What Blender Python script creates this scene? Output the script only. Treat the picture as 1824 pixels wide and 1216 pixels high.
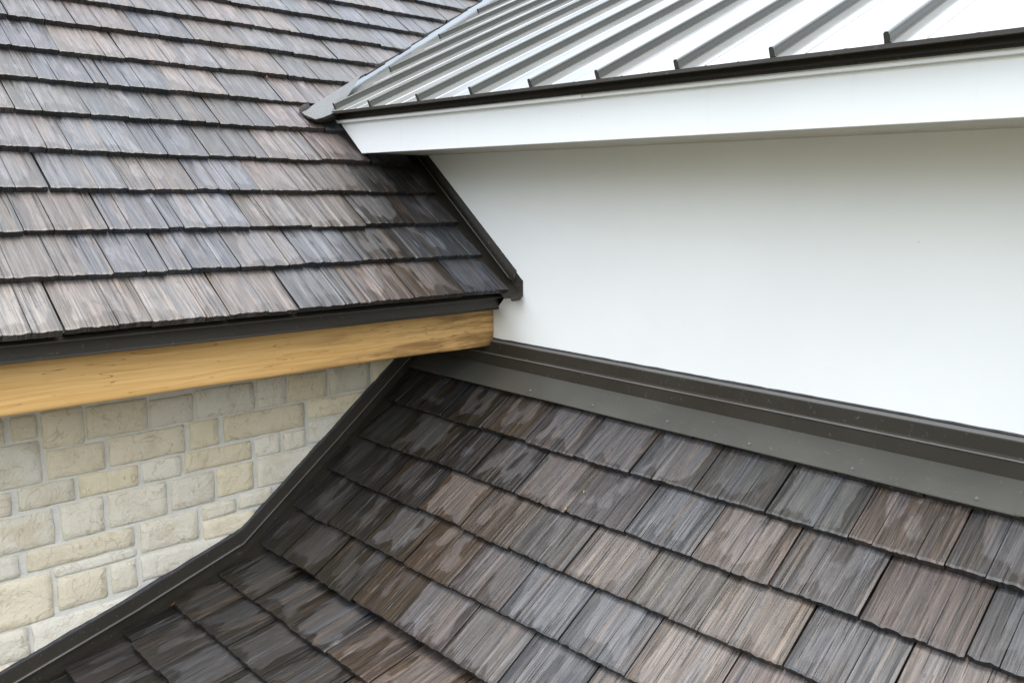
import bpy, bmesh, math, random
from mathutils import Vector, Matrix, noise

for o in list(bpy.data.objects): bpy.data.objects.remove(o)
scene = bpy.context.scene
R = math.radians

# ------------------------------------------------------------------ camera
FPX, YAW, PITCH, ROLL = 1530.17, 0.8129, -0.1663, 0.0085
CAM = Vector((2.8964, -3.0, 0.7643))
cd = bpy.data.cameras.new('camera'); cam = bpy.data.objects.new('camera', cd)
scene.collection.objects.link(cam)
cd.sensor_width = 36.0; cd.sensor_fit = 'HORIZONTAL'; cd.lens = FPX / 1824 * 36.0
cd.clip_start = 0.02; cd.clip_end = 2000
cy, sy = math.cos(YAW), math.sin(YAW)
fwd = Vector((-sy*math.cos(PITCH), cy*math.cos(PITCH), math.sin(PITCH)))
rt = Vector((cy, sy, 0)); up = rt.cross(fwd)
c, s = math.cos(ROLL), math.sin(ROLL)
r2, u2 = c*rt + s*up, -s*rt + c*up
m = Matrix.Identity(4)
for i in range(3):
    m[i][0], m[i][1], m[i][2], m[i][3] = r2[i], u2[i], -fwd[i], CAM[i]
cam.matrix_world = m
scene.camera = cam

# ------------------------------------------------------------------ sky, sun, exposure
SUN_EL, SUN_AZ = 80.0, 110.0      # azimuth: degrees clockwise from +Y
world = bpy.data.worlds.new('World'); scene.world = world
world.use_nodes = True
wn, wl = world.node_tree.nodes, world.node_tree.links
wn.clear()
sky = wn.new('ShaderNodeTexSky'); sky.sky_type = 'NISHITA'; sky.sun_disc = False
sky.sun_elevation = R(SUN_EL); sky.sun_rotation = R(SUN_AZ)
sky.air_density = 1.6; sky.dust_density = 6.0; sky.ozone_density = 1.0
hs = wn.new('ShaderNodeHueSaturation'); hs.inputs['Saturation'].default_value = 0.6
bg = wn.new('ShaderNodeBackground'); bg.inputs['Strength'].default_value = 0.13
wo = wn.new('ShaderNodeOutputWorld')
wl.new(sky.outputs[0], hs.inputs['Color']); wl.new(hs.outputs[0], bg.inputs[0]); wl.new(bg.outputs[0], wo.inputs[0])
sd = bpy.data.lights.new('sun', 'SUN'); sd.energy = 1.0; sd.angle = R(140); sd.color = (0.95, 1.0, 1.02)
sun = bpy.data.objects.new('sun', sd); scene.collection.objects.link(sun)
sdir = Vector((math.sin(R(SUN_AZ))*math.cos(R(SUN_EL)), math.cos(R(SUN_AZ))*math.cos(R(SUN_EL)), math.sin(R(SUN_EL))))
sun.rotation_euler = sdir.to_track_quat('Z', 'Y').to_euler()
sun.location = (4, -4, 8)
scene.view_settings.view_transform = 'Standard'
scene.view_settings.look = 'None'
scene.view_settings.gamma = 1.0
scene.view_settings.exposure = 1.72
scene.view_settings.use_curve_mapping = False
scene.render.engine = 'CYCLES'
scene.cycles.max_bounces = 8

# ------------------------------------------------------------------ place: three roofs meeting at an inside corner
TA, A0 = 0.8246, 0.1488        # upper shake roof   z = A0 - TA*x
TB, B0 = 0.7940, -0.0922       # lower shake roof   z = B0 + TB*y
T2 = 0.2937                    # its flared foot    z = ZK + T2*(y - YK)
YK, ZK = -1.17, -1.005
TC, YC, ZC = 0.4625, -0.475, 1.2028   # metal roof   z = ZC + TC*(y - YC)
XS = -1.0055                   # stone wall face
FY, FZ0, FZ1, FZ2 = -0.405, 0.9839, 1.1468, 1.1625   # white fascia
YR = 4.2                       # ridge of the metal roof

def zA(x): return A0 - TA*x
def zB(y): return B0 + TB*y
def zB2(y): return ZK + T2*(y - YK)
def zC(y): return ZC + TC*(y - YC)
def valley_y(x): return -0.602 - 1.76*(x + 1.262)     # line along which the upper shingles are cut

# ------------------------------------------------------------------ helpers
col = scene.collection
def obj(name, mesh, parent=None, mat=None):
    o = bpy.data.objects.new(name, mesh); col.objects.link(o)
    if parent is not None: o.parent = parent
    if mat is not None and mesh is not None:
        if len(mesh.materials) == 0: mesh.materials.append(mat)
    return o
def thing(name, label, cat, loc=(0, 0, 0), group=None):
    o = bpy.data.objects.new(name, None); col.objects.link(o)
    o.location = loc; o.empty_display_size = 0.1
    tag(o, label, cat, group); return o
def tag(o, label, cat, group=None):
    o['label'] = label; o['category'] = cat
    if group: o['group'] = group
    return o
def part(name, mesh, parent, mat, smooth=False):
    o = obj(name, mesh, parent, mat)
    p, base = parent, Vector((0, 0, 0))
    while p is not None:
        base += p.location; p = p.parent
    o.location = -base
    if smooth:
        for f in mesh.polygons: f.use_smooth = True
    return o
def mesh_from(name, v, f):
    me = bpy.data.meshes.new(name); me.from_pydata([tuple(x) for x in v], [], f); me.update()
    bm = bmesh.new(); bm.from_mesh(me); bmesh.ops.recalc_face_normals(bm, faces=bm.faces); bm.to_mesh(me); bm.free()
    return me
def prism(name, poly, d):
    """closed solid from a polygon (list of 3D points) extruded by vector d"""
    n = len(poly); P = [Vector(p) for p in poly]; d = Vector(d)
    v = P + [p + d for p in P]
    f = [tuple(range(n)), tuple(range(2*n-1, n-1, -1))]
    f += [(i, (i+1) % n, n + (i+1) % n, n + i) for i in range(n)]
    return mesh_from(name, v, f)
def box(name, lo, hi):
    x0, y0, z0 = lo; x1, y1, z1 = hi
    return prism(name, [(x0, y0, z0), (x1, y0, z0), (x1, y1, z0), (x0, y1, z0)], (0, 0, z1-z0))
def bevel(me, w, seg=2):
    bm = bmesh.new(); bm.from_mesh(me)
    bmesh.ops.bevel(bm, geom=bm.edges[:], offset=w, segments=seg, affect='EDGES', profile=0.5)
    bm.to_mesh(me); bm.free(); return me
def sweep(name, prof, path, close=True):
    """prof: closed list of 2D offsets (a, b); path: list of functions (a, b) -> 3D point"""
    n = len(prof); v = []; f = []
    for fn in path: v += [fn(a, b) for a, b in prof]
    for k in range(len(path)-1):
        for i in range(n):
            j = (i+1) % n
            f.append((k*n+i, k*n+j, (k+1)*n+j, (k+1)*n+i))
    f.append(tuple(range(n))); f.append(tuple(range((len(path)-1)*n + n-1, (len(path)-1)*n - 1, -1)))
    return mesh_from(name, v, f)

# ------------------------------------------------------------------ materials
class NT:
    def __init__(s, name):
        s.m = bpy.data.materials.new(name); s.m.use_nodes = True
        s.t = s.m.node_tree; s.n = s.t.nodes; s.l = s.t.links
        s.b = s.n['Principled BSDF']
    def new(s, typ, **k):
        n = s.n.new(typ)
        for a, v in k.items(): setattr(n, a, v)
        return n
    def put(s, sock, val):
        if hasattr(val, 'node') or isinstance(val, bpy.types.NodeSocket): s.l.new(val, sock)
        else: sock.default_value = val
    def math(s, op, a, b=0.0, c=None, clamp=False):
        n = s.new('ShaderNodeMath', operation=op, use_clamp=clamp)
        s.put(n.inputs[0], a); s.put(n.inputs[1], b)
        if c is not None: s.put(n.inputs[2], c)
        return n.outputs[0]
    def coord(s, kind='Object'): return s.new('ShaderNodeTexCoord').outputs[kind]
    def sep(s, v):
        n = s.new('ShaderNodeSeparateXYZ'); s.l.new(v, n.inputs[0]); return n.outputs
    def comb(s, x, y, z):
        n = s.new('ShaderNodeCombineXYZ')
        for i, q in enumerate((x, y, z)): s.put(n.inputs[i], q)
        return n.outputs[0]
    def noise(s, vec, scale=1.0, detail=2.0, rough=0.5, dist=0.0):
        n = s.new('ShaderNodeTexNoise')
        if vec is not None: s.l.new(vec, n.inputs['Vector'])
        n.inputs['Scale'].default_value = scale; n.inputs['Detail'].default_value = detail
        n.inputs['Roughness'].default_value = rough; n.inputs['Distortion'].default_value = dist
        return n.outputs['Fac']
    def remap(s, v, a, b, c=0.0, d=1.0, smooth=True):
        n = s.new('ShaderNodeMapRange', interpolation_type='SMOOTHSTEP' if smooth else 'LINEAR')
        s.put(n.inputs[0], v)
        for i, q in enumerate((a, b, c, d)): s.put(n.inputs[i+1], q)
        return n.outputs[0]
    def mix(s, f, a, b, mode='MIX'):
        n = s.new('ShaderNodeMix', data_type='RGBA', blend_type=mode)
        s.put(n.inputs[0], f)
        for k, q in ((6, a), (7, b)):
            if isinstance(q, tuple): q = q if len(q) == 4 else q + (1.0,)
            s.put(n.inputs[k], q)
        return n.outputs[2]
    def scale(s, colr, f):
        n = s.new('ShaderNodeVectorMath', operation='SCALE')
        s.l.new(colr, n.inputs[0]); s.put(n.inputs['Scale'], f); return n.outputs[0]
    def bump(s, h, strength=0.5, dist=0.002):
        n = s.new('ShaderNodeBump'); n.inputs['Strength'].default_value = strength
        n.inputs['Distance'].default_value = dist; s.l.new(h, n.inputs['Height'])
        s.l.new(n.outputs[0], s.b.inputs['Normal'])
    def out(s, color=None, rough=None, **k):
        if color is not None: s.put(s.b.inputs['Base Color'], color if not isinstance(color, tuple) or len(color) == 4 else color + (1.0,))
        if rough is not None: s.put(s.b.inputs['Roughness'], rough)
        for a, v in k.items(): s.put(s.b.inputs[a], v)
        return s.m

def shake_material():
    t = NT('composite_shake')
    oi = t.new('ShaderNodeObjectInfo')
    rnd, base, wet = oi.outputs['Random'], oi.outputs['Color'], oi.outputs['Alpha']
    u, v, n = t.sep(t.coord())
    seed = t.math('MULTIPLY', rnd, 93.0)
    # broad tonal streaks running down the piece
    st = t.noise(t.comb(t.math('MULTIPLY', u, 17.0), t.math('MULTIPLY', v, 1.3), seed), 1.0, 3.0, 0.55)
    st2 = t.noise(t.comb(t.math('MULTIPLY', u, 11.0), t.math('MULTIPLY', v, 0.8), t.math('ADD', seed, 31.0)), 1.0, 2.0, 0.5)
    warm = t.mix(0.60, base, (0.086, 0.057, 0.036))
    cool = t.mix(0.55, base, (0.072, 0.080, 0.098))
    c1 = t.mix(t.remap(st, 0.51, 0.64, 0.0, 0.95), base, warm)
    c1 = t.scale(c1, t.remap(st, 0.30, 0.50, 0.74, 1.0))
    c1 = t.mix(t.remap(st2, 0.53, 0.66, 0.0, 0.75), c1, cool)
    # fine grain
    g1 = t.noise(t.comb(t.math('MULTIPLY', u, 200.0), t.math('MULTIPLY', v, 6.0), seed), 1.0, 3.0, 0.6)
    g2 = t.noise(t.comb(t.math('MULTIPLY', u, 62.0), t.math('MULTIPLY', v, 2.6), t.math('ADD', seed, 7.0)), 1.0, 2.0, 0.5)
    grain = t.math('MULTIPLY', t.remap(g1, 0.36, 0.64, 0.40, 1.42), t.remap(g2, 0.32, 0.62, 0.68, 1.14))
    spk = t.noise(t.comb(t.math('MULTIPLY', u, 420.0), t.math('MULTIPLY', v, 300.0), seed), 1.0, 2.0, 0.6)
    grain = t.math('MULTIPLY', grain, t.remap(spk, 0.30, 0.5, 0.72, 1.0))
    crk = t.noise(t.comb(t.math('MULTIPLY', u, 105.0), t.math('MULTIPLY', v, 2.0), t.math('ADD', seed, 53.0)), 1.0, 2.0, 0.5)
    grain = t.math('MULTIPLY', grain, t.remap(crk, 0.31, 0.38, 0.22, 1.0))
    # pale dried patch with a ragged outline, held off the edges of the piece
    wob = t.noise(t.comb(t.math('MULTIPLY', u, 17.0), t.math('MULTIPLY', v, 6.0), t.math('ADD', seed, 11.0)), 1.0, 2.0, 0.4)
    wob2 = t.noise(t.comb(t.math('MULTIPLY', u, 150.0), t.math('MULTIPLY', v, 22.0), t.math('ADD', seed, 17.0)), 1.0, 2.0, 0.5)
    eu = t.math('MINIMUM', u, t.math('SUBTRACT', 0.29, u))
    e = t.math('MINIMUM', eu, t.math('MULTIPLY', v, 0.85))
    e = t.math('MINIMUM', e, 0.072)
    e = t.math('ADD', e, t.math('MULTIPLY', t.math('SUBTRACT', wob, 0.5), 0.20))
    e = t.math('ADD', e, t.math('MULTIPLY', t.math('SUBTRACT', wob2, 0.5), 0.022))
    thr = t.remap(t.math('FRACT', t.math('MULTIPLY', rnd, 7.31)), 0.0, 1.0, 0.014, 0.085, smooth=False)
    dry = t.remap(t.math('SUBTRACT', e, t.math('ADD', thr, t.math('MULTIPLY', t.math('SUBTRACT', spk, 0.5), 0.035))), -0.004, 0.007)
    c2 = t.scale(c1, grain)
    lum = t.mix(0.34, t.scale(c2, 1.60), (0.125, 0.128, 0.140))
    c3 = t.mix(t.math('MULTIPLY', dry, t.remap(wet, 0.0, 1.0, 0.85, 0.35)), t.scale(c2, 0.76), lum)
    # soot and algae blotches
    blot = t.noise(t.comb(t.math('MULTIPLY', u, 40.0), t.math('MULTIPLY', v, 26.0), t.math('ADD', seed, 23.0)), 1.0, 5.0, 0.7)
    c3 = t.mix(t.remap(blot, 0.56, 0.68, 0.0, 0.5), c3, (0.018, 0.017, 0.016))
    c3 = t.scale(c3, t.remap(wet, 0.0, 1.0, 1.0, 0.62, smooth=False))
    c3 = t.scale(c3, 0.74)
    # darker at the butt edge
    c3 = t.mix(t.remap(v, -0.004, 0.004, 0.75, 0.0), c3, (0.02, 0.018, 0.016))
    h = t.math('ADD', t.math('MULTIPLY', g1, 0.5), t.math('ADD', t.math('MULTIPLY', g2, 0.9), t.math('MULTIPLY', spk, 0.25)))
    t.bump(t.math('ADD', h, t.remap(crk, 0.31, 0.38, -0.9, 0.0)), 0.8, 0.0026)
    ro = t.remap(dry, 0.0, 1.0, 0.38, 0.47)
    return t.out(c3, ro, **{'Specular IOR Level': 0.6})

def metal_material(name, base, rough, spec=0.5, ior=1.5, bstr=0.25):
    t = NT(name)
    v = t.coord()
    a = t.noise(v, 2.3, 4.0, 0.6); b = t.noise(v, 60.0, 3.0, 0.6); d = t.noise(v, 700.0, 1.0, 0.5)
    col_ = t.mix(t.remap(a, 0.35, 0.7, 0.0, 0.5), base, tuple(x*1.35 for x in base))
    col_ = t.mix(t.remap(b, 0.62, 0.75, 0.0, 0.30 if bstr > .1 else .08), col_, (0.20, 0.19, 0.17))
    col_ = t.mix(t.remap(d, 0.70, 0.78, 0.0, 0.35 if bstr > .1 else 0.0), col_, (0.25, 0.24, 0.22))
    ro = t.remap(a, 0.3, 0.7, rough*0.85, rough*1.25)
    t.bump(t.math('ADD', t.noise(v, 5.0, 2.0, 0.5), t.math('MULTIPLY', b, 0.03)), bstr, 0.004)
    return t.out(col_, ro, **{'Specular IOR Level': spec, 'IOR': ior})

def white_material(name, base, rough=0.55, stucco=False, runs=0.10):
    t = NT(name); v = t.coord()
    a = t.noise(v, 1.4, 4.0, 0.55); b = t.noise(v, 90.0, 3.0, 0.6); sp = t.noise(v, 55.0, 1.0, 0.4)
    dark = tuple(x*0.965 for x in base)
    c_ = t.mix(t.remap(a, 0.35, 0.7), base, dark)
    x, y, z = t.sep(v)
    run = t.noise(t.comb(t.math('MULTIPLY', x, 26.0), y, t.math('MULTIPLY', z, 1.2)), 1.0, 3.0, 0.6)
    c_ = t.mix(t.remap(run, 0.58, 0.78, 0.0, runs), c_, (0.56, 0.55, 0.50))
    c_ = t.mix(t.remap(sp, 0.80, 0.84, 0.0, 0.35), c_, (0.45, 0.43, 0.40))
    t.bump(b, 0.18 if stucco else 0.06, 0.0015)
    return t.out(c_, rough, **{'Specular IOR Level': 0.3})

def wood_material():
    t = NT('cedar'); x, y, z = t.sep(t.coord())
    warp = t.noise(t.comb(t.math('MULTIPLY', x, 4.0), t.math('MULTIPLY', y, 1.1), t.math('MULTIPLY', z, 6.0)), 1.0, 3.0, 0.5)
    zz = t.math('ADD', z, t.math('MULTIPLY', warp, 0.07))
    g = t.noise(t.comb(t.math('MULTIPLY', x, 60.0), t.math('MULTIPLY', y, 1.5), t.math('MULTIPLY', zz, 75.0)), 1.0, 3.0, 0.55)
    g2 = t.noise(t.comb(t.math('MULTIPLY', x, 300.0), t.math('MULTIPLY', y, 9.0), t.math('MULTIPLY', zz, 420.0)), 1.0, 2.0, 0.5)
    c_ = t.mix(t.remap(g, 0.25, 0.80), (0.76, 0.485, 0.20), (0.62, 0.35, 0.115))
    c_ = t.mix(t.remap(g2, 0.5, 0.8, 0.0, 0.30), c_, (0.36, 0.18, 0.055))
    # dark flecks and checks, thicker toward the wall end
    fl = t.noise(t.comb(t.math('MULTIPLY', x, 20.0), t.math('MULTIPLY', y, 9.0), t.math('MULTIPLY', zz, 120.0)), 1.0, 3.0, 0.6)
    k = t.remap(y, -2.6, -0.2, 0.72, 0.66, smooth=False)
    c_ = t.mix(t.math('MULTIPLY', t.math('GREATER_THAN', fl, k), 0.75), c_, (0.16, 0.070, 0.022))
    # weather stain near the wall end
    stn = t.noise(t.comb(x, t.math('MULTIPLY', y, 2.4), t.math('MULTIPLY', zz, 24.0)), 1.0, 4.0, 0.6)
    sm = t.math('MULTIPLY', t.remap(y, -1.5, -0.3, 0.0, 1.0), t.remap(t.math('ADD', stn, t.remap(z, 0.0, 0.09, 0.16, 0.0)), 0.44, 0.68))
    c_ = t.mix(t.math('MULTIPLY', sm, 0.72), c_, (0.15, 0.068, 0.024))
    ck = t.noise(t.comb(x, t.math('MULTIPLY', y, 1.8), t.math('MULTIPLY', zz, 34.0)), 1.0, 1.0, 0.4)
    ckm = t.math('COMPARE', ck, 0.57, 0.0035)
    c_ = t.mix(t.math('MULTIPLY', ckm, 0.6), c_, (0.14, 0.06, 0.02))
    t.bump(t.math('ADD', g, t.math('MULTIPLY', g2, 0.4)), 0.35, 0.002)
    return t.out(c_, 0.55, **{'Specular IOR Level': 0.3})

def stone_material():
    t = NT('limestone'); oi = t.new('ShaderNodeObjectInfo')
    v0 = t.coord(); sd_ = t.math('MULTIPLY', oi.outputs['Random'], 47.0)
    x, y, z = t.sep(v0); v = t.comb(t.math('ADD', x, sd_), y, z)
    a = t.noise(v, 9.0, 4.0, 0.6); b = t.noise(v, 38.0, 5.0, 0.65); d = t.noise(v, 190.0, 3.0, 0.6)
    c_ = t.mix(t.remap(a, 0.48, 0.70, 0.0, 0.5), oi.outputs['Color'], (0.60, 0.50, 0.34))
    c_ = t.mix(t.remap(b, 0.50, 0.70, 0.0, 0.55), c_, (0.74, 0.71, 0.63))
    c_ = t.mix(t.remap(b, 0.28, 0.40, 0.22, 0.0), c_, (0.42, 0.34, 0.23))
    vn = t.math('COMPARE', t.noise(v, 6.0, 3.0, 0.6, 0.8), 0.5, 0.008)
    c_ = t.mix(t.math('MULTIPLY', vn, 0.35), c_, (0.40, 0.30, 0.17))
    c_ = t.mix(t.remap(d, 0.60, 0.75, 0.0, 0.22), c_, (0.40, 0.35, 0.27))
    t.bump(t.math('ADD', t.math('MULTIPLY', b, 1.0), t.math('MULTIPLY', d, 0.25)), 0.8, 0.012)
    return t.out(c_, 0.85, **{'Specular IOR Level': 0.2})

def plain_noise(name, c0, c1, sc, rough=0.85, bump=0.4, bd=0.004):
    t = NT(name); v = t.coord()
    a = t.noise(v, sc, 5.0, 0.65); b = t.noise(v, sc*9, 3.0, 0.6)
    c_ = t.mix(t.remap(a, 0.35, 0.65), c0, c1)
    c_ = t.mix(t.remap(b, 0.4, 0.7, 0.0, 0.3), c_, tuple(q*0.6 for q in c0))
    t.bump(b, bump, bd)
    return t.out(c_, rough, **{'Specular IOR Level': 0.25})

M_SHAKE = shake_material()
M_BRONZE = metal_material('bronze_flashing', (0.027, 0.0230, 0.0175), 0.38, 0.28)
M_HEM = metal_material('skylit_hem', (0.125, 0.12, 0.11), 0.35)  # pale hem line: sky caught on the fold is put into the colour
M_SOFFIT_DARK = plain_noise('darkened_boards', (0.10, 0.065, 0.035), (0.075, 0.048, 0.026), 6.0, 0.7, 0.2)  # board tone darkened to cut bounce light into the corner below
M_APRON = metal_material('weathered_skylit_apron', (0.058, 0.056, 0.047), 0.40)  # flashing bronze lightened for weathering and for its painted-in sky reflection
M_RIB = metal_material('bronze_rib', (0.048, 0.051, 0.046), 0.28, 0.5, 1.42, 0.03)  # same paint as the pans, darkened to put side-face shade into the colour
M_PANEL = metal_material('bronze_panel', (0.150, 0.156, 0.150), 0.15, 0.5, 2.2, 0.010)
M_WALL = white_material('white_stucco', (0.83, 0.835, 0.82), 0.7, True, 0.0)
M_TRIM = white_material('white_trim_paint', (0.82, 0.83, 0.83), 0.45)
M_SOFFIT = plain_noise('soffit_paint', (0.58, 0.55, 0.47), (0.54, 0.51, 0.43), 3.0, 0.7, 0.1)
M_WOOD = wood_material()
M_STONE = stone_material()
M_MORTAR = plain_noise('mortar', (0.70, 0.685, 0.635), (0.64, 0.625, 0.575), 14.0, 0.9, 0.6)
M_DECK = plain_noise('felt_underlay', (0.020, 0.019, 0.018), (0.028, 0.027, 0.025), 8.0)
M_GROUND = plain_noise('lawn_and_gravel', (0.075, 0.085, 0.045), (0.12, 0.11, 0.085), 0.4, 0.95)
M_CAULK = plain_noise('sealant', (0.045, 0.045, 0.05), (0.07, 0.07, 0.075), 40.0, 0.5)
M_SCREW = metal_material('screw_head_paint', (0.16, 0.155, 0.14), 0.4)
M_LEAF = plain_noise('dry_leaf', (0.42, 0.26, 0.06), (0.30, 0.15, 0.04), 60.0, 0.7)
M_NEEDLE = plain_noise('rusty_litter', (0.15, 0.07, 0.025), (0.08, 0.04, 0.02), 60.0, 0.8)

# ------------------------------------------------------------------ ground
g = obj('ground', mesh_from('ground', [(-300, -300, -4.2), (300, -300, -4.2), (300, 300, -4.2), (-300, 300, -4.2)], [(0, 1, 2, 3)]), None, M_GROUND)
g['kind'] = 'structure'

# ------------------------------------------------------------------ white stucco wall
w = obj('stucco_wall', box('stucco_wall', (XS-0.3, 0.0, -4.2), (6.4, 0.28, FZ0+0.030)), None, M_WALL)
tag(w, 'smooth white stucco wall between the metal roof fascia and the lower shingle roof', 'wall')

# ------------------------------------------------------------------ stone wall, every stone its own piece
sw = thing('stone_wall', 'cream limestone wall of squared rough blocks under the wooden beam', 'wall', (XS, -1.5, -4.2))
part('mortar', box('mortar', (XS-0.30, -4.2, -4.2), (XS-0.0065, 0.0, 0.16)), sw, M_MORTAR)
def stone_mesh(w_, h_, seed):
    rg = random.Random(seed)
    nx = max(4, int(w_/0.035)); nz = max(4, int(h_/0.032))
    nx, nz = min(nx+2, 11), min(nz+2, 8)
    off = Vector((rg.random()*50, rg.random()*50, rg.random()*50))
    v, f = [], []
    for k in range(nz+1):
        for i in range(nx+1):
            a = 0 if i == 0 else 1 if i == nx else (.005 + (w_-.010)*(i-1)/(nx-2))/w_
            b = 0 if k == 0 else 1 if k == nz else (.005 + (h_-.010)*(k-1)/(nz-2))/h_
            y, z = a*w_, -b*h_
            # rounded corners and uneven sides
            ed = min(a*w_, (1-a)*w_, b*h_, (1-b)*h_)
            nn = noise.noise(off + Vector((y*9, z*9, 0)))
            if ed < 1e-6:
                da = noise.noise(off + Vector((y*14, z*14, 4.0)))*0.0055
                if i in (0, nx): y += da*1.2 + (0.0005 if i == 0 else -0.0005)
                if k in (0, nz): z += da*0.9 + (0.002 if k == 0 else -0.002)
                if i in (0, nx) and k in (0, nz):
                    y += (0.006 if i == 0 else -0.006)*rg.random(); z += (-0.006 if k == 0 else 0.006)*rg.random()
                x = -0.003
            else:
                x = 0.0050 + nn*0.0075 + noise.noise(off + Vector((y*30, z*30, 9)))*0.0035
            v.append((x, y, z))
    W1 = nx+1
    for k in range(nz):
        for i in range(nx): f.append((k*W1+i, k*W1+i+1, (k+1)*W1+i+1, (k+1)*W1+i))
    # back skirt
    ring = list(range(0, nx+1)) + [k*W1+nx for k in range(1, nz+1)] + [nz*W1+i for i in range(nx-1, -1, -1)] + [k*W1 for k in range(nz-1, 0, -1)]
    b0 = len(v)
    for r_ in ring: v.append((-0.03, v[r_][1], v[r_][2]))
    L = len(ring)
    for i in range(L): f.append((ring[i], ring[(i+1) % L], b0+(i+1) % L, b0+i))
    f.append(tuple(range(b0, b0+L)))
    me = mesh_from('stone', v, f)
    for p in me.polygons: p.use_smooth = True
    return me
rows = [  # (y0, ztop, y1, zbottom) read off the wall
 (-2.27, -.150, -2.167, -.252), (-2.141, -.149, -2.046, -.248), (-2.028, -.146, -1.862, -.303), (-1.851, -.151, -1.592, -.293), (-1.580, -.164, -1.378, -.290), (-1.363, -.150, -1.066, -.287), (-1.054, -.139, -.889, -.285), (-.879, -.146, -.652, -.283), (-.638, -.134, -.380, -.278), (-.366, -.134, -.06, -.276),
 (-2.290, -.264, -2.041, -.445), (-2.020, -.316, -1.784, -.440), (-1.767, -.305, -1.424, -.434), (-1.403, -.301, -1.258, -.430), (-1.234, -.300, -.790, -.424), (-.768, -.295, -.43, -.390), (-.415, -.290, -.1, -.39),
 (-2.290, -.459, -2.164, -.556), (-2.139, -.455, -1.916, -.551), (-1.900, -.453, -1.649, -.548), (-1.628, -.450, -1.449, -.543), (-1.433, -.446, -1.094, -.537), (-1.069, -.440, -.935, -.534), (-.920, -.438, -.789, -.533), (-.764, -.404, -.45, -.520),
 (-2.290, -.573, -2.010, -.722), (-1.982, -.566, -1.806, -.722), (-1.786, -.563, -1.526, -.718), (-1.506, -.560, -1.295, -.708), (-1.279, -.553, -1.089, -.695), (-1.068, -.549, -.745, -.695),
 (-2.290, -.738, -2.155, -.835), (-2.129, -.739, -1.683, -.826), (-2.024, -.839, -1.678, -.880), (-1.659, -.736, -1.383, -.875), (-1.360, -.725, -1.185, -.792), (-1.168, -.712, -.99, -.783), (-1.361, -.806, -1.09, -.90),
 (-2.290, -.850, -2.038, -1.052), (-2.020, -.895, -1.815, -1.036), (-1.797, -.893, -1.682, -1.030), (-1.662, -.892, -1.228, -1.010),
 (-2.131, -1.066, -1.689, -1.21), (-2.290, -1.066, -2.144, -1.20), (-2.290, -1.215, -1.95, -1.36), (-1.93, -1.224, -1.6, -1.36),
]
rg = random.Random(4)
for (za, zb) in ((-.145, -.29), (-.305, -.44), (-.455, -.55), (-.568, -.72), (-.737, -.835), (-.85, -1.05), (-1.066, -1.20), (-1.215, -1.36), (-1.375, -1.52)):
    y = -2.305
    while y > -3.2:
        w_ = rg.uniform(.13, .34); rows.append((y-w_, za, y, zb)); y -= w_ + .016
y = -3.1
while y < -.1:
    w_ = rg.uniform(.16, .34); rows.append((y, .03, min(y+w_, -.02), -.118)); y += w_ + .018
tints = [(0.66, 0.61, 0.51), (0.67, 0.60, 0.465), (0.65, 0.615, 0.54), (0.68, 0.60, 0.44), (0.67, 0.62, 0.53)]
for i, (y0, z0, y1, z1) in enumerate(rows):
    me = stone_mesh(y1-y0, z0-z1, 100+i)
    o = obj('stone', me, sw, M_STONE)
    o.location = (XS-sw.location.x, y0-sw.location.y, z0-sw.location.z)
    q = tints[random.Random(i*7+1).randrange(len(tints))]; k = random.Random(i).uniform(1.08, 1.24)
    o.color = (q[0]*k, q[1]*k, q[2]*k, 1)

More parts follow.
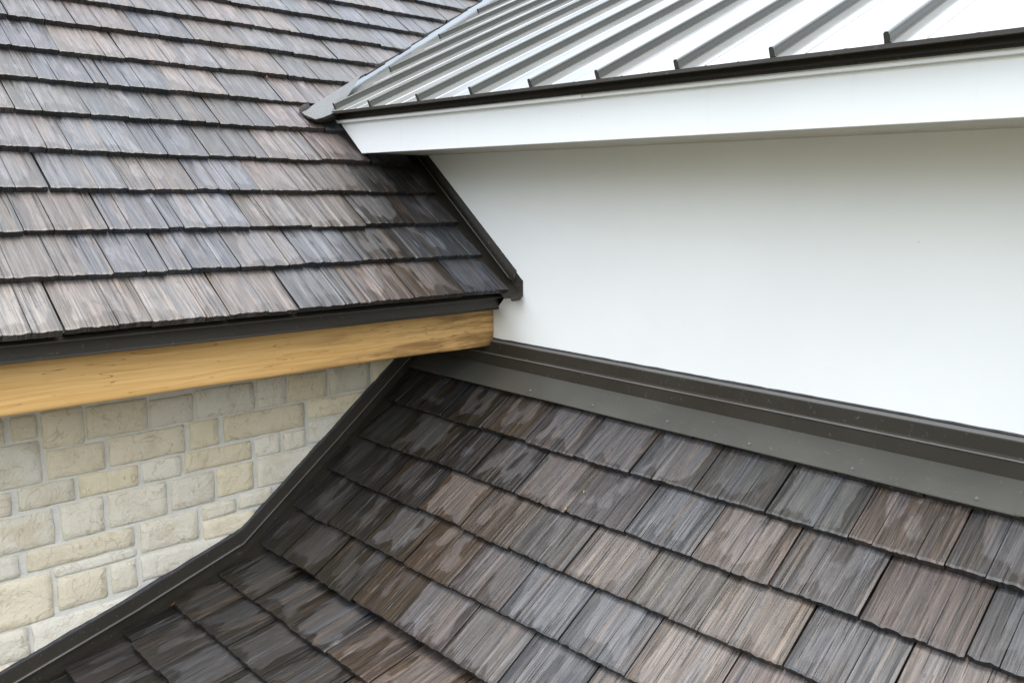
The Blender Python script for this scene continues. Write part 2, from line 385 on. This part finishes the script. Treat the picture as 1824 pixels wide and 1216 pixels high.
# ------------------------------------------------------------------ shingles
def tile_mesh(w_, e, t, seed, L=None, grooves=None):
    rg = random.Random(seed); L = L or e + 0.085
    if grooves is None:
        n = 1 if w_ < 0.2 or rg.random() < .62 else 2
        if n == 1: grooves = [w_*rg.choice([rg.uniform(.26, .42), rg.uniform(.52, .70)])]
        else: a = rg.uniform(.24, .40); grooves = [w_*a, w_*rg.uniform(a+.2, .80)]
    cuts = [0.0] + grooves + [w_]
    cols = []   # (u, dn, dv)
    lev = 0.0
    for k in range(len(cuts)-1):
        a, b = cuts[k], cuts[k+1]
        lev = rg.uniform(-0.0022, 0.0012); dv = rg.uniform(-0.0035, 0.0035)
        n = max(4, int((b-a)/0.0115))
        for j in range(n+1):
            q = j/n; uu = a + (b-a)*q
            d = lev + 0.0007*math.sin(uu*90+seed) + rg.gauss(0, .00055)
            vv = dv + rg.gauss(0, 0.0013) + .0024*math.sin(uu*(55+seed%30)+seed)*rg.random()
            if j == 0 and k > 0: uu += 0.0018
            if j == n and k < len(cuts)-2: uu -= 0.0018
            if (j == 0 and k == 0) or (j == n and k == len(cuts)-2): d -= 0.0012; vv += 0.002
            cols.append((uu, d, vv))
        if k < len(cuts)-2: cols.append((b, -0.0058, dv+0.006))
    nc = len(cols); v = []; f = []
    vs = [None, 0.010, e*0.5, L]
    lift = rg.uniform(-0.0012, 0.0018)
    for r_, vv in enumerate(vs):
        for (uu, d, dv) in cols:
            if r_ == 0: v.append((uu, dv, d - 0.0022 + lift))
            else:
                fade = 1.0 if r_ < 3 else 0.3
                wv = vv if r_ > 1 else vv + dv*0.6
                v.append((uu, wv, d*fade - t*vv/e + lift*(1-vv/L)))
    for r_ in range(3):
        for i in range(nc-1): f.append((r_*nc+i, r_*nc+i+1, (r_+1)*nc+i+1, (r_+1)*nc+i))
    b0 = len(v)
    for (uu, d, dv) in cols: v.append((uu, dv*0.4 + 0.001, -t - 0.0012 + min(0, d)*0.3))
    for i in range(nc-1): f.append((b0+i, b0+i+1, i+1, i))
    # underside and sides
    q0 = len(v); v.append((0, L, -t*L/e - 0.004)); v.append((w_, L, -t*L/e - 0.004))
    f.append(tuple([q0, q0+1] + [b0+i for i in range(nc-1, -1, -1)]))
    f.append((0, nc, 2*nc, 3*nc, q0, b0)); f.append((nc-1, b0+nc-1, q0+1, 4*nc-1, 3*nc-1, 2*nc-1))
    f.append((3*nc, 4*nc-1, q0+1, q0))
    me = mesh_from('shingle', v, f)
    me.materials.append(M_SHAKE)
    return me
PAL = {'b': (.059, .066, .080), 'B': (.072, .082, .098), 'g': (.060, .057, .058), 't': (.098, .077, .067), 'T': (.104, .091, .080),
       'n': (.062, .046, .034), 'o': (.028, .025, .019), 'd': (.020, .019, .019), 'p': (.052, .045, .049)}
def frame(u, v, n, org):
    mm = Matrix.Identity(4)
    for i in range(3): mm[i][0], mm[i][1], mm[i][2], mm[i][3] = u[i], v[i], n[i], org[i]
    return mm
def lay(parent, org, u, v, n, me, code, rg, tone=(1, 1, 1)):
    o = bpy.data.objects.new('shingle', me); col.objects.link(o)
    o.parent = parent
    mm = frame(u, v, n, Vector(org) - parent.location)
    mm = mm @ Matrix.Rotation(rg.gauss(0, 0.005), 4, 'Z') @ Matrix.Translation((rg.gauss(0, .0012), rg.gauss(0, .0034), rg.uniform(0, .0012)))
    o.matrix_local = mm
    cc = PAL[code]; k = rg.uniform(.90, 1.10); j = [rg.uniform(.96, 1.04) for _ in range(3)]
    wet = min(1.0, max(0.0, rg.gauss(.25, .22)))
    o.color = (cc[0]*k*j[0]*tone[0], cc[1]*k*j[1]*tone[1], cc[2]*k*j[2]*tone[2], wet)
    return o

# ---- upper shake roof
up_roof = thing('shake_roof', 'upper weathered wood-look shingle roof sloping down to the cedar beam', 'roof', (-0.8, -1.2, 0.3))
hA = math.hypot(1, TA); vA = Vector((-1/hA, 0, TA/hA)); nA = Vector((TA/hA, 0, 1/hA)); uA = Vector((0, 1, 0))
WA, TT = 0.2935, 0.028
xsA = [-.2008, -.4009, -.5848, -.7750, -.9649, -1.1621, -1.3483, -1.5364, -1.7336, -1.9204, -2.1112, -2.3050, -2.497, -2.69, -2.88, -3.07]
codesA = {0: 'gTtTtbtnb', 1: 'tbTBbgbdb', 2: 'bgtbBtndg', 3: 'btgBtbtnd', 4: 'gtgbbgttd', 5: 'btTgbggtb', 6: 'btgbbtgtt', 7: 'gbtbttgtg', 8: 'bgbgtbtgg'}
varA = [tile_mesh(WA-0.005, 0.2490, TT, 11+i*3) for i in range(22)]
rg = random.Random(21)
for ci, x in enumerate(xsA):
    org0 = -0.080 if ci % 2 == 0 else -0.225
    org0 += rg.uniform(-.012, .012) if ci > 8 else 0
    yend = -0.092 if x > -1.19 else min(valley_y(x) + 0.36, 4.0)
    ymin = -2.72
    k = 0
    ys = org0
    while ys - WA > ymin: ys -= WA
    first = ys
    kmax = int((yend - first)/WA) + 1
    for k in range(-4, kmax+1):
        y0, y1 = first + k*WA, first + (k+1)*WA
        if y0 > yend - 0.02: break
        cs = codesA.get(ci)
        code = cs[min(k+1, len(cs)-1)] if cs and k >= -1 else rg.choice('bbbggtttT')
        cutm = None
        if x <= -1.19 and y1 > valley_y(x) - .19: cutm = True
        if y1 > yend and not cutm: me = tile_mesh(yend - y0 - .003, 0.2490, TT, 900+ci*17)
        else: me = rg.choice(varA)
        if cutm:
            me = me.copy()      # saw this piece along the valley line
            bmx = bmesh.new(); bmx.from_mesh(me)
            pu, pv = valley_y(x) - (y0 + .0025) - rg.uniform(0, .012), 0.0
            dn = Vector((1.0, -1.76*vA.x*-1, 0)).normalized()
            bmesh.ops.bisect_plane(bmx, geom=bmx.verts[:]+bmx.edges[:]+bmx.faces[:], plane_co=(pu, pv, 0), plane_no=dn, clear_outer=True)
            ed = [e_ for e_ in bmx.edges if e_.is_boundary]
            if ed: bmesh.ops.holes_fill(bmx, edges=ed, sides=0)
            if len(bmx.faces) < 4: bmx.free(); continue
            bmx.to_mesh(me); bmx.free()
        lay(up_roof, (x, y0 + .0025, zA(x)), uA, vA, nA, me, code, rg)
# deck below the shingles: a solid slab trimmed at the wall and along the valley
def pA(x, y, o): return Vector((x, y, zA(x))) + nA*o
xe, xt = -0.30, -3.5
poly = [(xe, -4.2), (xe, -0.012), (-1.30, -0.012), (-1.30, 0.30)]
poly = [(xe, -4.2), (xe, -0.012), (-1.20, -0.012), (-1.30, valley_y(-1.30)-.08), (xt, valley_y(xt)-.08), (xt, -4.2)]
part('roof_deck', prism('roof_deck', [pA(x, y, -0.049) for x, y in poly], -nA*0.05), up_roof, M_DECK)
# eave drip edge with a hemmed lower lip
part('drip_edge', sweep('drip_edge', [(-.283, .292), (-.236, .272), (-.236, .268), (-.287, .288), (-.288, .214), (-.283, .207), (-.279, .205), (-.275, .208), (-.280, .216)],
     [lambda a, b: (a, -4.2, b), lambda a, b: (a, -0.088, b)]), up_roof, M_BRONZE)
# rake pan against the wall, counter flashing with hem, and kick-out tip
def rake(y, h): return lambda x: Vector((x, y, zA(x) + h))
def swA(name, prof, x0, x1, mat, parent, n=2):
    xs_ = [x0 + (x1-x0)*i/(n-1) for i in range(n)]
    return part(name, sweep(name, prof, [(lambda a, b, x=x: (x, a, zA(x) + b)) for x in xs_]), parent, mat)
swA('rake_pan', [(-.13, -.034), (-.05, -.030), (-.012, -.026), (-.004, .040), (-.0015, .040), (-.0015, -.040), (-.13, -.040)], -0.195, -1.24, M_BRONZE, up_roof)
swA('counter_flashing', [(-.057, .014), (-.054, .022), (-.050, .020), (-.016, .0), (-.004, .049), (-.0015, .049), (-.0015, -.004), (-.018, -.008), (-.052, .010)], -0.243, -1.24, M_BRONZE, up_roof)
# kick-out: the pan turned down and rounded off past the eave
kv, kf = [], []
prof = [(-.098, -.030), (-.07, -.030), (-.04, -.028), (-.018, -.018), (-.006, .010), (-.002, .036)]
for si, (dx, dz) in enumerate([(0.0, 0.0), (0.008, -0.006), (0.015, -0.013), (0.020, -0.022), (0.021, -0.030)]):
    for (a, b) in prof:
        x = -0.20 + dx - (0.012*si if a > -.01 else 0); kv.append((x, a, zA(-0.20) + b + dz))
for si in range(4):
    for i in range(5): kf.append((si*6+i, si*6+i+1, (si+1)*6+i+1, (si+1)*6+i))
km = mesh_from('kick_out', kv, kf)
ko = part('kick_out', km, up_roof, M_BRONZE, True)
md = ko.modifiers.new('thick', 'SOLIDIFY'); md.thickness = 0.002; md.offset = 0
ms = ko.modifiers.new('round', 'SUBSURF'); ms.levels = 2; ms.render_levels = 2

# ---- cedar beam under the eave
by = [-4.2 + i*0.06 for i in range(71)]; by = [y for y in by if y < -0.02] + [-0.003]
bv, bf = [], []
prof = [(-.440, .222), (-.4160, .218), (-.4150, .150), (-.4135, .09), (-.4140, .045), (-.4155, .018), (-.4180, .006), (-.4235, -.001), (-.436, -.005), (-.58, -.006), (-.58, .222)]
for y in by:
    w1 = noise.noise(Vector((y*2.1, 0, 0)))*.0035 + noise.noise(Vector((y*9, 3, 0)))*.0020
    w2 = noise.noise(Vector((y*1.3, 9, 0)))*.003
    for i, (a, b) in enumerate(prof):
        lo = max(0, 1 - max(b, 0)/.1)
        sq = min(1, max(0, (y + .45)/.35))
        if i in (6, 7, 8):
            ta, tb_ = {6: (-.4152, .004), 7: (-.4156, -.004), 8: (-.420, -.0055)}[i]
            a, b = a + (ta-a)*sq, b + (tb_-b)*sq
        bv.append((a + w2*lo, y, b + w1*lo))
n = len(prof)
for k in range(len(by)-1):
    for i in range(n): bf.append((k*n+i, k*n+(i+1) % n, (k+1)*n+(i+1) % n, (k+1)*n+i))
bf.append(tuple(range(n))); bf.append(tuple(range((len(by)-1)*n+n-1, (len(by)-1)*n-1, -1)))
bm_ = obj('wooden_beam', mesh_from('wooden_beam', bv, bf), None, M_WOOD)
for p in bm_.data.polygons: p.use_smooth = len(p.vertices) == 4
tag(bm_, 'golden cedar beam with dark grain streaks under the dark eave drip edge', 'beam')
es = obj('eave_soffit', box('eave_soffit', (XS+.004, -4.2, 0.125), (-.582, -.004, 0.150)), None, M_SOFFIT_DARK)
tag(es, 'shaded board soffit between the cedar beam and the stone wall', 'soffit')

# ---- lower shake roof
lo_roof = thing('shake_roof', 'lower dark shingle roof in the corner between stone wall and white wall', 'roof', (0.6, -1.0, -1.0))
XL, XR = -0.945, 3.30
ysB = [-.3341, -.5338, -.7242, -.9188, -1.1067]
offB = [.1667, .0027, .1700, .0200, .2045]
codesB = ['ddonpggggtgngb', 'ooddnpbtgtbtTbg', 'dddnngtTtbtgntg', 'dddongbbTtTtTt', 'doonpgbTTbtTgT']  # dark codes at the left put under-eave shade and damp into the tint
hB = math.hypot(1, TB); vB = Vector((0, 1/hB, TB/hB)); nB = Vector((0, -TB/hB, 1/hB)); uB = Vector((1, 0, 0))
WB, GB = 0.307, 0.0062
rg = random.Random(77)
varB = [tile_mesh(WB-GB, 0.2490, TT+.001, 301+i*5) for i in range(20)]
def course(y, z, v_, n_, off, codes, first_extra=0, xr=XR):
    k0 = math.floor((XL - off)/WB); i = 0
    x = off + k0*WB
    while x < xr:
        a, b = max(x, XL), x + WB
        if b - a > 0.03:
            code = codes[min(i, len(codes)-1)] if i < len(codes) else rg.choice('bgtTtng')
            if b - a < WB - 1e-4: me = tile_mesh(b - a - GB, 0.2490, TT+.001, 700 + int(abs(y)*997))
            else: me = rg.choice(varB)
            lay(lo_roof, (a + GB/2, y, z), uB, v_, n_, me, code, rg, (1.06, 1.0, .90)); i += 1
        x += WB
for ci, y in enumerate(ysB):
    course(y, zB(y) + .020, vB, nB, offB[ci], codesB[ci])
course(ysB[0] + 0.1925, zB(ysB[0] + 0.1925) + .020, vB, nB, .02, 'dddnpgbgtgtgb')    # head course, under the apron
ysF = [-1.333, -1.557, -1.789, -2.034, -2.27, -2.51, -2.75]
offF = [.050, -.065, .104, -.060, .09, -.05, .1]
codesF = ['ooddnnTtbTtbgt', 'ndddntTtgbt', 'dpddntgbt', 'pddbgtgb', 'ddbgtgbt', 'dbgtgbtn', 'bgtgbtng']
for ci, y in enumerate(ysF):
    sl = 0.34 if ci == 0 else T2
    hh = math.hypot(1, sl)
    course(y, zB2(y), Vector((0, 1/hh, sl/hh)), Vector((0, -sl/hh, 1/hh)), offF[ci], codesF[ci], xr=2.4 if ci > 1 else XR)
# deck
def pB(x, y, o): return (x, y, zB(y) + o)
YE = -2.86
dk = [(0.0, zB(0)), (YK, zB(YK)), (YE, zB2(YE) - .02)]
poly = [(XS+.001, y, z-.058) for y, z in dk] + [(XS+.001, y, z-.13) for y, z in reversed(dk)]
poly[0] = (XS+.001, -.003, zB(-.003)-.058); poly[-1] = (XS+.001, -.003, zB(-.003)-.13)
part('roof_deck', prism('roof_deck', poly, (XR+.02-XS, 0, 0)), lo_roof, M_DECK)
# apron flashing along the white wall: counter flashing, hem, upstand, apron
sT = TB
ap = [(-.0385, zB(-.0385)+.0190), (-.0950, zB(-.095)+.0262), (-.1500, zB(-.15)+.0295), (-.1506, zB(-.15)+.0262), (-.0950, zB(-.095)+.0228), (-.0360, zB(-.036)+.0145)]
us_ = [(-.0375, -.104), (-.0290, -.040), (-.0200, -.030), (-.0045, -.02), (-.0045, -.118), (-.0300, -.118)]
xsA_ = [-.97 + i*.13 for i in range(25)]
def buck(x, a): return noise.noise(Vector((x*2.3, a*6, 3)))*.0022 + noise.noise(Vector((x*.7, 0, 8)))*.002
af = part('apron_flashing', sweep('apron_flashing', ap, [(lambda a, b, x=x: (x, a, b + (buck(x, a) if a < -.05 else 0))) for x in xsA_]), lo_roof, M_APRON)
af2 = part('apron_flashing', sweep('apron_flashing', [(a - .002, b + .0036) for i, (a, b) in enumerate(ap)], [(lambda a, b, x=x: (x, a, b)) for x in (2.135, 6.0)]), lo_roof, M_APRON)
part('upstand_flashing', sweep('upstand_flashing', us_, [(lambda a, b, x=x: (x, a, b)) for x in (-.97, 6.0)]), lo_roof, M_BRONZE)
# counter flashing, slightly wavy along its length
xs_ = [XS+.03 + i*0.12 for i in range(48)]
cfp = [(-.0010, .026), (-.0110, .0262), (-.0165, .021), (-.0205, .012), (-.0265, -.0430), (-.0335, -.0465), (-.0300, -.0520), (-.0255, -.0500), (-.0200, -.044), (-.0010, -.030)]
part('counter_flashing', sweep('counter_flashing', cfp, [(lambda a, b, x=x: (x, a + (noise.noise(Vector((x*1.7, 0, 5)))*.0016 if a < -.002 else 0), b + noise.noise(Vector((x*1.1, 2, 0)))*.0016)) for x in xs_]), lo_roof, M_BRONZE)
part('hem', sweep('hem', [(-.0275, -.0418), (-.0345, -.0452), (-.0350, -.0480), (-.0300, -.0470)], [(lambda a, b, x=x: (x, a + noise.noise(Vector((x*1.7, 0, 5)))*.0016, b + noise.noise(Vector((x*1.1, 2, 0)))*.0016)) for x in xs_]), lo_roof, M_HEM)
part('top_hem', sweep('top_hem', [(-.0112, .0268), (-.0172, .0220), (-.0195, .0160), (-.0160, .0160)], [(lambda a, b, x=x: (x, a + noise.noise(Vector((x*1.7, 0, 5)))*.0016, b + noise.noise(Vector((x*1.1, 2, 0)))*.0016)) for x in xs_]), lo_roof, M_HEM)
# bead of sealant on top of it
xs2 = [XS+.03 + i*0.03 for i in range(190)]
part('sealant_bead', sweep('sealant_bead', [(-.0005, .0275), (-.0055, .0265), (-.007, .0300), (-.0045, .0335), (-.0005, .0350)],
     [(lambda a, b, x=x: (x, a*(1+.35*noise.noise(Vector((x*9, 1, 0)))), b + (noise.noise(Vector((x*13, 7, 0)))*.0022 + noise.noise(Vector((x*1.1, 2, 0)))*.0016))) for x in xs2]), lo_roof, M_CAULK)
for (x, y) in [(-.006, -.127), (.398, -.127), (.808, -.121), (1.202, -.131), (1.612, -.132), (2.018, -.132), (2.43, -.13)]:
    bmx = bmesh.new()
    bmesh.ops.create_cone(bmx, cap_ends=True, segments=10, radius1=.0062, radius2=.0058, depth=.0022)
    bmesh.ops.create_cone(bmx, cap_ends=True, segments=6, radius1=.0042, radius2=.0038, depth=.0056, matrix=Matrix.Translation((0, 0, .0028)))
    me = bpy.data.meshes.new('screw'); bmx.to_mesh(me); bmx.free()
    o = obj('screw', me, af if x < 2.1 else af2, M_SCREW)
    o.matrix_local = frame(uB, vB, nB, Vector((x, y, zB(y) + .0312)))
# side flashing along the stone wall, following the flare
pathS = [(-.004, zB(-.004)), (-.6, zB(-.6)), (-1.172, zB(-1.172)+.008), (-1.7, zB2(-1.7)-.03), (-2.3, zB2(-2.3)-.03), (YE, zB2(YE)-.03)]
def swS(name, prof, mat, parent, wob=0.0, pathS=pathS):
    pts = []
    for k in range(len(pathS)-1):
        (ya, za), (yb, zb) = pathS[k], pathS[k+1]
        nseg = 14 if wob else 1
        for j in range(nseg): q = j/nseg; pts.append((ya+(yb-ya)*q, za+(zb-za)*q))
    pts.append(pathS[-1])
    return part(name, sweep(name, prof, [(lambda a, b, y=y, z=z: (XS + a, y, z + b + (noise.noise(Vector((y*11, b*40, 1)))*wob if b > .11 else 0))) for y, z in pts]), parent, mat)
swS('side_pan', [(.004, -.046), (.004, .066), (.010, .066), (.013, -.010), (.105, -.006), (.105, -.046)], M_BRONZE, lo_roof)
scf = [(.012, .124), (.0165, .120), (.0225, .066), (.0290, .060), (.0280, .054), (.0225, .055), (.0175, .062), (.012, .064)]
def at_path(y): return (y, zB(y) if y > -1.16 else zB2(y)-.03)
swS('side_counter_flashing', [(a + .0022, b) for a, b in scf], M_BRONZE, lo_roof, pathS=pathS[:3] + [(-1.188, zB(-1.172)+.008-.016*T2)])
swS('side_counter_flashing', scf, M_BRONZE, lo_roof, pathS=[(-1.150, zB(-1.172)+.008+.022*T2)] + pathS[2:])
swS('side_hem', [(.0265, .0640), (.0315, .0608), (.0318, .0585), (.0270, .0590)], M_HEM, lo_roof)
swS('side_sealant', [(.004, .118), (.004, .135), (.0135, .133), (.0172, .126), (.0160, .1195)], M_CAULK, lo_roof, .006)
# eave board closing the foot of the lower roof
part('eave_board', box('eave_board', (XS+.004, YE-.03, zB2(YE)-.22), (XR, YE+.0, zB2(YE)-.045)), lo_roof, M_BRONZE)

# ------------------------------------------------------------------ metal roof
mr = thing('metal_roof', 'glossy bronze standing seam metal roof with raised ribs above the white fascia', 'roof', (1.5, 0.5, 1.0))
hC = math.hypot(1, TC); vC = Vector((0, 1/hC, TC/hC)); nC = Vector((0, -TC/hC, 1/hC))
def pC(x, y, o=0.0): return Vector((x, y, zC(y))) + nC*o
SP = 0.362
ribs = [-1.561 - .422*k for k in range(4, 0, -1)] + [-1.561, -1.195, -.822, -.427, -.046, .323, .682, 1.043, 1.408, 1.770] + [1.770 + SP*k for k in range(1, 12)]
def cut_y(x): return max(YC, -.438 - 1.71*(x + 1.195))
XEND = ribs[-1]
for i in range(len(ribs)-1):
    xa, xb = ribs[i], ribs[i+1]
    w_ = xb - xa
    if cut_y(xb) > YR - .1: continue
    # pan with two shallow stiffening swages
    us = [0, .10, .30, .315, .33, .345, .36, .64, .655, .67, .685, .70, .90, 1]
    hs_ = [0, 0, 0, .0012, .0018, .0012, 0, 0, .0012, .0018, .0012, 0, 0, 0]
    v, f = [], []
    for (uu, h) in zip(us, hs_):
        x = xa + uu*w_; ya = cut_y(x)
        for (yy, oo) in ((ya, h), (YR, h), (ya, h-.004), (YR, h-.004)): v.append(pC(x, yy, oo))
    nn = len(us)
    for k in range(nn-1):
        a, b = 4*k, 4*(k+1)
        f += [(a, b, b+1, a+1), (a+2, a+3, b+3, b+2), (a, a+2, b+2, b), (a+1, b+1, b+3, a+3)]
    f += [(0, 1, 3, 2), (4*(nn-1), 4*(nn-1)+2, 4*(nn-1)+3, 4*(nn-1)+1)]
    part('metal_panel', mesh_from('metal_panel', v, f), mr, M_PANEL)
for x in ribs:
    ya = cut_y(x) + (0.006 if cut_y(x) <= YC else 0.0)
    if ya > YR - .2: continue
    prof = [(-.0065, -.001), (-.0065, .027), (-.0045, .0315), (.0045, .0315), (.0070, .0285), (.0070, .0240), (.0055, .0225), (.0055, .0035), (.012, .0020), (.012, -.001)]
    pth = [(lambda a, b, y=y: pC(x + a, y, b)) for y in (ya, YR)]
    r_ = part('rib', sweep('rib', prof, pth), mr, M_RIB)
    cap = [(-.0085, -.004), (-.0085, .029), (-.004, .0345), (.006, .0335), (.0100, .024), (.0100, -.004)]
    part('end_cap', sweep('end_cap', cap, [(lambda a, b, y=y: pC(x + a, y, b)) for y in (ya - .003, ya - .0005)]), r_, M_RIB)
# valley flashing between the two roofs, turned down along its edge
def on_C_under(x, y, o): return pC(x, y, o)
vx = [-1.20 - i*.2 for i in range(10)]
v, f = [], []
for x in vx:
    y = -.438 - 1.71*(x + 1.195)          # pan edge at this x; the flashing runs under pans and under the cut shingles
    v += [pC(x + .03, y, -.0045), pC(x - .30, y, -.0045), pC(x - .40, y, .002)]
for k in range(len(vx)-1):
    a, b = 3*k, 3*(k+1)
    f += [(a, a+1, b+1, b), (a+1, a+2, b+2, b+1)]
vf = part('valley_flashing', mesh_from('valley_flashing', v, f), mr, M_PANEL)
vf.modifiers.new('thick', 'SOLIDIFY').thickness = 0.0015
# its tongue past the eave, lying on the upper shingles: folded lower end with a curled lip
UP_ = [(-1.258, -.606, 1.195), (-1.322, -.497, 1.247), (-1.405, -.349, 1.316), (-1.492, -.196, 1.387), (-1.602, -.002, 1.478)]
LOW = [(-1.222, -.596, 1.168), (-1.160, -.585, 1.156), (-1.150, -.550, 1.166), (-1.150, -.500, 1.186), (-1.155, -.447, 1.212)]
BCK = [None, None, None, None, None]
v, f = [], []
for k in range(5):
    a, b = Vector(UP_[k]), Vector(LOW[k])
    for q in (0, .5, 1.0): v.append(a.lerp(b, q))
for k in range(4):
    for j in range(2): f.append((3*k+j, 3*k+j+1, 3*(k+1)+j+1, 3*(k+1)+j))
vt = part('valley_tongue', mesh_from('valley_tongue', v, f), mr, M_RIB)
vt.modifiers.new('thick', 'SOLIDIFY').thickness = 0.0015
v, f = [], []
lip = [Vector(UP_[0])] + [Vector(q) for q in LOW]
for q in lip: v += [q + Vector((0, 0, -.0012)), q + Vector((-.010, .014, -.012)), q + Vector((-.05, .06, -.020))]
for k in range(5):
    for j in range(2): f.append((3*k+j, 3*k+j+1, 3*(k+1)+j+1, 3*(k+1)+j))
vl = part('tongue_lip', mesh_from('tongue_lip', v, f), mr, M_BRONZE)
vl.modifiers.new('thick', 'SOLIDIFY').thickness = 0.0012
# crumpled saddle flashing behind the tip
cr = [(-1.325, -.560, .004), (-1.285, -.610, .006), (-1.262, -.618, .002), (-1.262, -.570, .002), (-1.29, -.53, .004), (-1.325, -.530, .012)]
v = [pA(x, y, h) for x, y, h in cr] + [pA(-1.292, -.575, .014)]
f = [(i, (i+1) % 6, 6) for i in range(6)]
sf = part('saddle_flashing', mesh_from('saddle_flashing', v, f), mr, M_DECK)
sf.modifiers.new('thick', 'SOLIDIFY').thickness = 0.003
# eave: hemmed edge, underside, drip edge face
part('eave_hem', sweep('eave_hem', [(YC-.004, .002), (YC-.006, -.010), (YC-.003, -.014), (YC+.020, -.008), (YC+.020, -.0045), (YC, -.0035)],
     [(lambda a, b, x=x: (x, a, zC(a) + b)) for x in (-1.175, XEND)]), mr, M_BRONZE)
und = [(-1.20, YC+.03), (XEND, YC+.03), (XEND, YR), (-3.95, YR), (-1.50, -.40)]
part('roof_deck', prism('roof_deck', [pC(x, y, -.0075) for x, y in und], -nC*.055), mr, M_DECK)
part('drip_edge', sweep('drip_edge', [(-.436, 1.1640), (-.4345, 1.1615), (-.4300, 1.1625), (-.4290, 1.180), (-.4300, 1.204), (-.4330, 1.204), (-.4335, 1.172)],
     [(lambda a, b, x=x: (x, a, b)) for x in (-1.195, XEND)]), mr, M_BRONZE)
# fascia with sloped end cut to the shingles, trim strip, soffit
def fx(z, gap=.006): return (A0 - z)/TA + gap
fb = prism('fascia_board', [(fx(FZ0), FY, FZ0), (XEND, FY, FZ0), (XEND, FY, FZ1+.008), (fx(FZ1+.008), FY, FZ1+.008)], (0, .012, 0))
part('fascia_board', bevel(fb, .0015, 1), mr, M_TRIM)
tb = prism('fascia_trim', [(fx(FZ1), FY-.022, FZ1), (.56, FY-.022, FZ1), (.56, FY-.022, FZ2+.004), (fx(FZ2+.004), FY-.022, FZ2+.004)], (0, .0215, 0))
part('fascia_trim', bevel(tb, .0012, 1), mr, M_TRIM)
tb = prism('fascia_trim', [(.5616, FY-.0184, FZ1), (XEND, FY-.0184, FZ1), (XEND, FY-.0184, FZ2+.004), (.5616, FY-.0184, FZ2+.004)], (0, .0179, 0))
part('fascia_trim', bevel(tb, .0012, 1), mr, M_TRIM)
part('soffit', box('soffit', (fx(FZ0+.004)+.02, FY+.0125, FZ0+.0035), (XEND, -.0005, FZ0+.022)), mr, M_SOFFIT)

# ------------------------------------------------------------------ small litter on the roofs
def flake(name, org, u, v, n, size, mat, label, cat, seed, curl=.3):
    r_ = random.Random(seed); pts = []
    N = 7
    for i in range(N):
        a = 2*math.pi*i/N; rr = size*(.55 + .45*r_.random()); pts.append((math.cos(a)*rr*1.5, math.sin(a)*rr*.8, abs(math.cos(a))*size*curl))
    vv = pts + [(0, 0, 0)]; ff = [(i, (i+1) % N, N) for i in range(N)]
    me = mesh_from(name, vv, ff); o = obj(name, me, None, mat)
    o.matrix_world = frame(u, v, n, Vector(org)) @ Matrix.Rotation(r_.uniform(0, 6), 4, 'Z')
    o.modifiers.new('thick', 'SOLIDIFY').thickness = 0.0012
    tag(o, label, cat); return o
def onB(x, y, o): return Vector((x, y, zB(y) + .020)) + nB*o
flake('leaf_scrap', onB(.616, -.530, .003), uB, vB, nB, .006, M_LEAF, 'yellow leaf scrap caught at a shingle butt on the lower roof', 'leaf', 1)
flake('leaf_scrap', onB(.636, -.448, -.006), uB, vB, nB, .0045, M_LEAF, 'tiny tan leaf scrap lying flat on a lower roof shingle face', 'leaf', 2)
flake('leaf_scrap', Vector((-.915, -1.562, zB2(-1.562)-.006)), uB, Vector((0, .96, .28)), Vector((0, -.28, .96)), .012, M_NEEDLE, 'rusty leaf litter beside the dark side flashing under a brown shingle', 'leaf', 3, .5)
flake('leaf_scrap', pA(-1.536+.012, -.655, -.014), uA, vA, nA, .009, M_NEEDLE, 'rust brown needle litter lodged under a butt on the upper roof', 'leaf', 4, .3)
